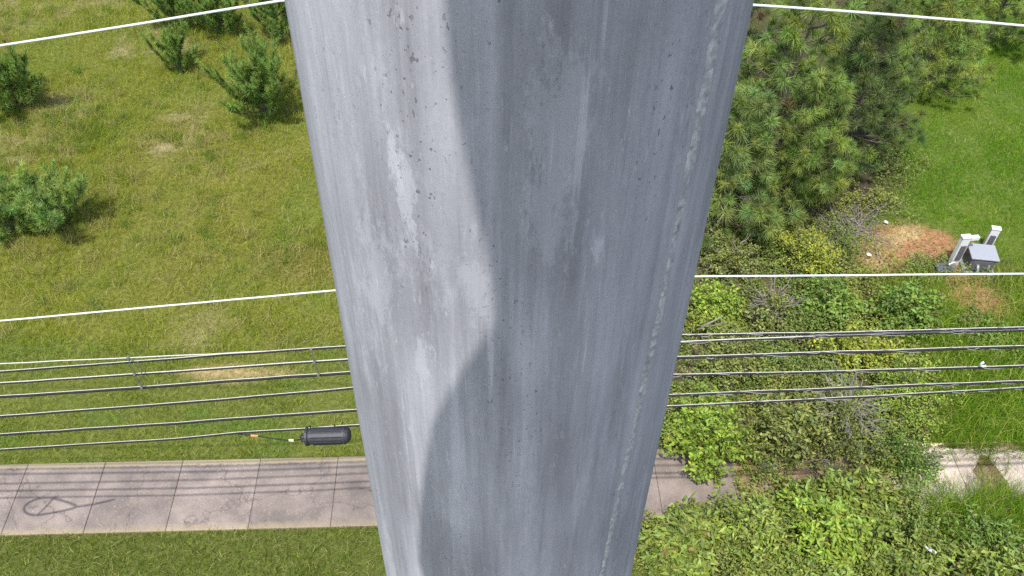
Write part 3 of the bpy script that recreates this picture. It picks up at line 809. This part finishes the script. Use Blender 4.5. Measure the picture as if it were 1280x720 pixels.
link('mould_seam', npmesh('mould_seam', np.array(ridge), np.array(rf), M_SEAM, None, False), cp)

# camera housing and bracket that carry the viewpoint (above the frame), with an added shadow plate
hs = empty('camera_housing', (0, -0.02, H)); tag(hs, 'grey dome camera housing with an added shadow plate, hanging from its bracket', 'camera')
OUT = [(-.215, .05), (-.219, .07), (-.205, .20), (-.195, .262), (-.183, .325), (-.170, .352), (-.150, .395), (-.134, .425), (-.126, .447), (-.128, .49), (-.138, .575), (-.147, .625), (-.152, .668), (-.155, .735), (-.155, .95)]  # plate outline traced back from the shadow edge on the pole
OUT = OUT + [(.075, .95), (.075, .05)]
b = MB(); m_ = len(OUT)
b.add([(x_, -.012, z_) for x_, z_ in OUT] + [(x_, .012, z_) for x_, z_ in OUT],
      [tuple(range(m_)), tuple(reversed(range(m_, 2*m_)))] + [(k_, m_+k_, m_+(k_+1) % m_, (k_+1) % m_) for k_ in range(m_)])
b.build('shadow_plate', M_GREYM, hs, (0, .02, 0))  # added out of view, cut to shape the shadow on the pole
b = MB(); b.lathe([(.001, .10), (.05, .105), (.085, .13), (.105, .17), (.11, .22), (.115, .24), (.115, .36), (.07, .40), (.001, .41)], 32); b.build('dome', M_DARKM, hs, (0, -.03, 0), smooth=True)
ar = empty('bracket_arm', (0, PD-.17, H+.88)); tag(ar, 'steel bracket arm holding the camera housing off the pole', 'bracket')
b = MB(); b.tube([(0, 0, 0), (0, -.41, 0)], .035, 12); b.build('arm', M_GREYM, ar, smooth=True)
b = MB(); b.box((0, .012, 0), (.18, .02, .30)); b.build('mount_plate', M_GREYM, ar)

# ------------------------------------------------------------------ power and telephone lines
YL = 6.6
up = empty('utility_pole', (0.05, YL+.17, 0)); tag(up, 'wooden utility pole hidden behind the concrete pole carrying the lines', 'pole')
b = MB(); b.lathe([(.17, -.3), (.16, 4), (.14, 8), (.12, 11.5), (.001, 11.52)], 20); b.build('shaft', M_WOOD, up, smooth=True)
b = MB(); b.lathe([(.02, 11.4), (.05, 11.45), (.07, 11.52), (.045, 11.56), (.065, 11.60), (.03, 11.64), (.001, 11.65)], 16); b.build('insulator', M_PORC, up, (0, -.10, 0), smooth=True)

def resamp(pts, step=.5):
    out = [pts[0]]
    for a, c in zip(pts[:-1], pts[1:]):
        m = max(1, int((c-a).length/step))
        out += [a.lerp(c, (i+1)/m) for i in range(m)]
    return out
def line(name, label, cat, group, px, rad, mat, y=YL, ext=(9, 9), strand=0.0, sl_seed=0, slack=.9):
    pts = [aty(a, b, y) for a, b in px]
    if ext[0]:
        d = pts[0]-pts[1]; d = d/abs(d.x); p = pts[0]
        pts = [p + d*ext[0] + Vector((0, 0, .012*ext[0]**2)), p + d*ext[0]*.5 + Vector((0, 0, .012*(ext[0]*.5)**2))] + pts
    if ext[1]:
        d = pts[-1]-pts[-2]; d = d/abs(d.x); p = pts[-1]
        pts = pts + [p + d*ext[1]*.5 + Vector((0, 0, .012*(ext[1]*.5)**2)), p + d*ext[1] + Vector((0, 0, .012*ext[1]**2))]
    pts = resamp(pts, .35)
    rr = random.Random(sl_seed)
    pts = [p + Vector((0, 0, rr.uniform(-.006, .006)*slack)) for p in pts]
    o0 = pts[len(pts)//2].copy()
    root = empty(name, o0); tag(root, label, cat, group)
    b = MB(); b.tube([p-o0 for p in pts], rad, 10); b.build('conductor' if mat is M_WIRE else 'jacket', mat, root, smooth=True)
    if strand:
        # steel messenger lashed on top, and a spiral lashing wire
        b = MB(); b.tube([p-o0 + Vector((0, .73, .68))*(rad + strand*.6) for p in pts], strand, 6); b.build('messenger_strand', M_STRAND, root, smooth=True)
        fine = [p for p in resamp(pts, .05) if p.x > 1.0]; ph = rr.uniform(0, 6.28); q = []
        for k, p in enumerate(fine):
            g = ph + k*.05/rr.choice((.7, .7, .9))*2*math.pi; R_ = rad + .004
            q.append(p-o0 + Vector((0, math.cos(g)*R_, math.sin(g)*R_)))
        b = MB(); b.tube(q, .0042, 4, False); b.build('lashing_wire', M_LASH, root)
    return root
PW = 'bare power wires passing behind the concrete pole'
line('power_wire', 'thick pale top wire bending down on both sides behind the pole', 'wire', PW, [(0, 57), (180, 29), (350, 1), (640, -16), (943, 6), (1110, 18), (1280, 32)], .0105, M_WIRE, slack=.3)
line('power_wire', 'single pale wire crossing mid-picture above the black cables', 'wire', PW, [(0, 401), (210, 382), (418, 363), (640, 347), (868, 345.5), (1074, 344), (1280, 342)], .0105, M_WIRE, slack=.3)
CG = 'black communication cables passing behind the concrete pole'
C = 'cable'
line('overhead_cable', 'thin upper cable running along the topmost black cable at left', C, CG, [(0, 454.5), (150, 447.5), (220, 444.5), (430, 434.5), (620, 425)], .007, M_STRAND, YL+.03, (9, 0), 0, 21)
line('overhead_cable', 'topmost of the black cables, thin and pale right of the pole', C, CG, [(0, 465.5), (220, 448.8), (280, 444), (433, 433.8), (640, 424), (849, 419.6), (1050, 416.5), (1280, 410)], .011, M_CABLE, YL, strand=.005, sl_seed=22)
line('overhead_cable', 'second black cable from the top, carrying a pale strand', C, CG, [(0, 480), (220, 465), (280, 460.4), (437, 450), (640, 438), (847, 428.5), (1050, 420), (1280, 413)], .010, M_CABLE, YL, strand=.007, sl_seed=23)
line('overhead_cable', 'third black cable from the top, at the foot of both grey crosspieces', C, CG, [(0, 496.5), (220, 482), (280, 477.3), (439, 465.8), (640, 455), (843, 447.5), (1050, 441), (1280, 433.8)], .0155, M_CABLE, YL, strand=.005, sl_seed=24)
line('overhead_cable', 'fourth black cable from the top, with a white clip near the right edge', C, CG, [(0, 521), (220, 504.5), (280, 499.6), (442, 485.7), (640, 477), (838.5, 469.3), (1050, 464.9), (1280, 458)], .0125, M_CABLE, YL, strand=.005, sl_seed=25)
line('overhead_cable', 'fifth black cable from the top, next above the splice closure cable', C, CG, [(0, 543.8), (220, 529.5), (280, 524.4), (448, 513.3), (640, 504), (832, 494.6), (1050, 486), (1280, 477)], .0145, M_CABLE, YL, strand=.0045, sl_seed=26)
line('overhead_cable', 'lowest black cable, holding the splice closure at left', C, CG, [(0, 562.5), (220, 549), (297, 541.5), (376, 537), (436, 532.6), (640, 521), (829, 508.8), (1050, 498), (1280, 485.3)], .0115, M_CABLE, YL, strand=.0045, sl_seed=27)

# splice closure slung under the lowest cable
pa, pb = aty(378, 545.5, YL-.06), aty(438, 543.5, YL-.06)
L = (pb-pa).length
cl = empty('splice_closure', pa); tag(cl, 'black splice closure slung under the lowest cable beside the pole', 'closure')
cl.rotation_euler = (0, -math.atan2((pb-pa).z, (pb-pa).x), 0)
rc = .112
prof = [(.001, .05), (.07, .05), (rc*1.12, .055), (rc*1.12, .085), (rc*.97, .09)]
b = MB(); b.lathe([(rc*.97, .088)] + [(rc, .11), (rc, L-.09), (rc*.97, L-.05), (rc*.84, L-.02), (rc*.55, L-.002), (.001, L+.004)], 16, 'X'); b.build('body', M_BLACK, cl)
b = MB(); b.lathe(prof, 24, 'X'); b.build('end_collar', M_BLACK, cl)
b = MB(); b.lathe([(rc*.9, L-.085), (rc*1.05, L-.08), (rc*1.05, L-.06), (rc*.9, L-.055)], 24, 'X'); b.build('end_ring', M_BLACK, cl)
for k in range(9):
    g = 2*math.pi*k/9 + .3
    b = MB(); b.box((L*.5+.02, math.cos(g)*(rc+.002), math.sin(g)*(rc+.002)), (L-.24, .008, .010), None); b.build('rib', M_BLACK, cl)
for k, (yy, z_) in enumerate(((-.03, .03), (.035, -.01), (-.03, -.045))):
    b = MB(); b.tube([(-.02, yy, z_), (.055, yy, z_)], .02, 10); b.build('cable_port', M_BLACK, cl, smooth=True)
for xx in (.12, L-.19):
    b = MB(); b.tube([(xx, .06, rc-.03), (xx, .07, rc+.02), (xx, .06, rc+.055), (xx, .035, rc+.02), (xx, .0, rc-.005)], .009, 8); b.build('hanger', M_BLACK, cl, smooth=True)
# lead-in cable with tags
pts = [aty(297, 542.5, YL-.02), aty(318, 544.5, YL-.03), aty(340, 548, YL-.04), aty(360, 550.5, YL-.05), aty(377, 549.5, YL-.06)]
o0 = pts[2].copy(); dl = empty('drop_cable', o0); tag(dl, 'short thin cable with two tags leading into the splice closure', 'cable')
b = MB(); b.tube([p-o0 for p in resamp(pts, .06)], .008, 8); b.build('jacket', M_CABLE, dl, smooth=True)
for (a_, b_, m_, w_) in ((318, 545, M_ORANGE, .09), (364, 550.5, M_CREAM, .06)):
    p = aty(a_, b_, YL-.07) - o0
    bb = MB(); bb.box(p, (w_, .012, .034), Matrix.Rotation(.08, 3, 'Y')); bb.build('cable_tag', m_, dl)

# teardrop of spare cable hung from the lowest cable (beyond the left edge; its shadow falls on the walk)
g0 = at(55, 634); hh = 4.35
o0 = Vector((g0.x + SUN.x/SUN.z*hh, YL - .02, hh)); lp = empty('slack_loop', o0); tag(lp, 'teardrop loop of spare black cable left of the view, shadowed on the sidewalk', 'cable loop')
lpts = []
for k_ in range(41):
    a_ = -math.pi + 2*math.pi*k_/40; sx_ = 1 if True else 0
    rx_ = .62 if math.cos(a_) > 0 else .34
    lpts.append(Vector((rx_*math.cos(a_), .0, .42*math.sin(a_)*(1 - .55*max(0, math.cos(a_))))))
b = MB(); b.tube(lpts, .022, 8); b.build('cable_turn', M_CABLE, lp, smooth=True)
b = MB(); b.tube([Vector((.62, 0, 0)), Vector((.9, 0, .12)), Vector((1.25, 0, .38))], .02, 8); b.build('lead_cable', M_CABLE, lp, smooth=True)
b = MB(); b.tube([Vector((.02, .02, -.42)), Vector((.07, .02, 0)), Vector((.10, .02, .44))], .018, 6); b.build('spreader', M_BLACK, lp)
# thin grey crosspieces laid across the upper cables
def crosspiece(px, label, extra=None):
    pts = [aty(a, c, YL-.03) for a, c in px]; o0 = pts[0].copy()
    r_ = empty('cable_crosspiece', o0); tag(r_, label, 'crosspiece', 'grey crosspieces across the upper cables')
    b = MB(); b.tube([p-o0 for p in pts], .006, 6); b.build('rod', M_DARKS, r_)
    for p in pts:
        b = MB(); b.box(p-o0, (.03, .026, .03)); b.build('rod_block', M_DARKS, r_)
    if extra:
        b = MB(); b.tube([aty(a, c, YL-.03)-o0 for a, c in extra], .007, 6); b.build('strut', M_DARKS, r_)
M_DARKS = plain('dull_grey', (0.13, 0.12, 0.115), 0.7)
crosspiece([(389, 437), (393, 452.5), (398, 468.5)], 'straight grey spacer across the cables close to the pole')
crosspiece([(160, 447.5), (168, 468), (177, 484.5)], 'forked grey spacer across the cables further left', [(177, 484.5), (177, 462), (172, 452)])
# white clip
p = aty(1228, 456, YL-.01); k = empty('cable_clip', p); tag(k, 'small white clip on the fourth black cable near the right edge', 'clip')
b = MB(); b.tube([(0, 0, .05), (-.02, 0, .03), (-.02, 0, -.01), (.01, 0, -.03), (.05, 0, -.02)], .014, 8); b.build('hook', M_WHITEP, k, smooth=True)

# ------------------------------------------------------------------ utility cabinet with white posts
def post(px, py, h, w, label, rz, arm=None):
    p = at(px, py); r_ = empty('marker_post', (p.x, p.y, 0), rz); tag(r_, label, 'post', 'white posts standing round the grey cabinet')
    b = MB(); b.box((0, 0, h/2 - .1), (w, w*.55, h + .2)); b.build('shaft', M_WHITEP, r_, bevel=.006)
    b = MB(); b.box((0, 0, h+.016), (w*1.12, w*.7, .03)); b.build('cap', M_WHITEP, r_, bevel=.005)
    if arm:
        b = MB(); b.box((arm/2 + w/2 + .002, 0, h-.05), (arm, w*.5, .09)); b.build('arm', M_WHITEP, r_, bevel=.005)
    b = MB(); b.box((0, -w*.36, h*.5), (w*.62, .02, h*.5)); b.build('back_channel', M_DARKM, r_)
    return r_
post(1190, 331, .92, .21, 'white post with a short side arm at the left of the grey cabinet', .15, .22)
post(1231, 312, .70, .20, 'plain white post behind the right corner of the grey cabinet', -.2)
q = at(1222, 341)
cb = empty('utility_cabinet', (q.x, q.y, 0), -.12); tag(cb, 'grey metal cabinet with a flat pale lid on bare soil at right', 'cabinet')
b = MB(); b.box((0, .22, .22), (.56, .46, .46)); b.build('body', M_DARKM, cb, bevel=.01)
b = MB(); b.box((0, .22, .475), (.64, .54, .045)); b.build('lid', M_GREYM, cb, bevel=.012)
b = MB(); b.box((0, -.018, .24), (.44, .014, .30)); b.build('door', M_DARKM, cb, bevel=.005)
b = MB(); b.box((.15, -.035, .25), (.03, .02, .09)); b.build('handle', M_GREYM, cb)
b = MB(); b.box((0, .22, .01), (.74, .62, .06)); b.build('plinth', M_GREYM, cb, bevel=.01)
b = MB(); b.tube([(-.10, -.12, -.05), (-.10, -.12, .20), (-.10, -.06, .26), (-.10, .0, .26)], .03, 10); b.build('conduit', M_GREYM, cb, smooth=True)
q = at(1186, 338)
bd = empty('leaning_board', (q.x, q.y, 0), 0); tag(bd, 'narrow white board leaning left of the grey cabinet under the wire', 'board')
b = MB(); b.box((0.03, -.02, .16), (.15, .03, .46), Matrix.Rotation(-.55, 3, 'Y') @ Matrix.Rotation(.35, 3, 'X')); b.build('plank', M_WHITEP, bd, bevel=.005)
q = at(1176, 341); bx = empty('valve_box', (q.x, q.y, 0), .2); tag(bx, 'low dark box on the soil left of the leaning board', 'box')
b = MB(); b.box((0, 0, .07), (.34, .26, .2)); b.build('body', M_DARKM, bx, bevel=.01)
b = MB(); b.box((0, 0, .182), (.37, .29, .025)); b.build('lid', M_DARKM, bx, bevel=.006)

# ------------------------------------------------------------------ litter
def scrap(px, py, z_, s, label, seed):
    r = random.Random(seed); p = at(px, py, z_); n = 6
    top = [(math.cos(6.28*i/n)*s*r.uniform(.5, 1.1), math.sin(6.28*i/n)*s*r.uniform(.5, 1.1), r.uniform(0, .5)*s) for i in range(n)]
    v = [(0, 0, .55*s)] + top + [(x*.96, y*.96, z-.006) for x, y, z in top] + [(0, 0, .55*s-.006)]
    f = [(0, 1+i, 1+(i+1) % n) for i in range(n)] + [(1+n+i, 1+n+(i+1) % n, 1+(i+1) % n, 1+i)[::-1] for i in range(n)] + [(2*n+1, 1+n+(i+1) % n, 1+n+i) for i in range(n)]
    me = bpy.data.meshes.new('paper_scrap'); me.from_pydata(v, [], f); me.update(); me.materials.append(M_WHITEP)
    tag(link('paper_scrap', me, None, (p.x, p.y, p.z)), label, 'litter', 'scraps of white litter')
scrap(1086, 319, .55, .09, 'crumpled white scrap on the shrubs left of the dirt patch', 1)
scrap(1107, 278, .05, .07, 'small white scrap where the lawn meets the dead brush', 2)
p = at(1170, 692, .66); bo = empty('plastic_bottle', p, 2.4); tag(bo, 'white plastic bottle lying in the bushes at lower right', 'bottle')
b = MB(); b.lathe([(.001, 0), (.032, .002), (.036, .012), (.036, .15), (.02, .19), (.015, .21)], 16, 'X'); b.build('body', M_WHITEP, bo, smooth=True)
b = MB(); b.lathe([(.017, .21), (.017, .232), (.001, .233)], 12, 'X'); b.build('screw_cap', M_WHITEP, bo, smooth=True)
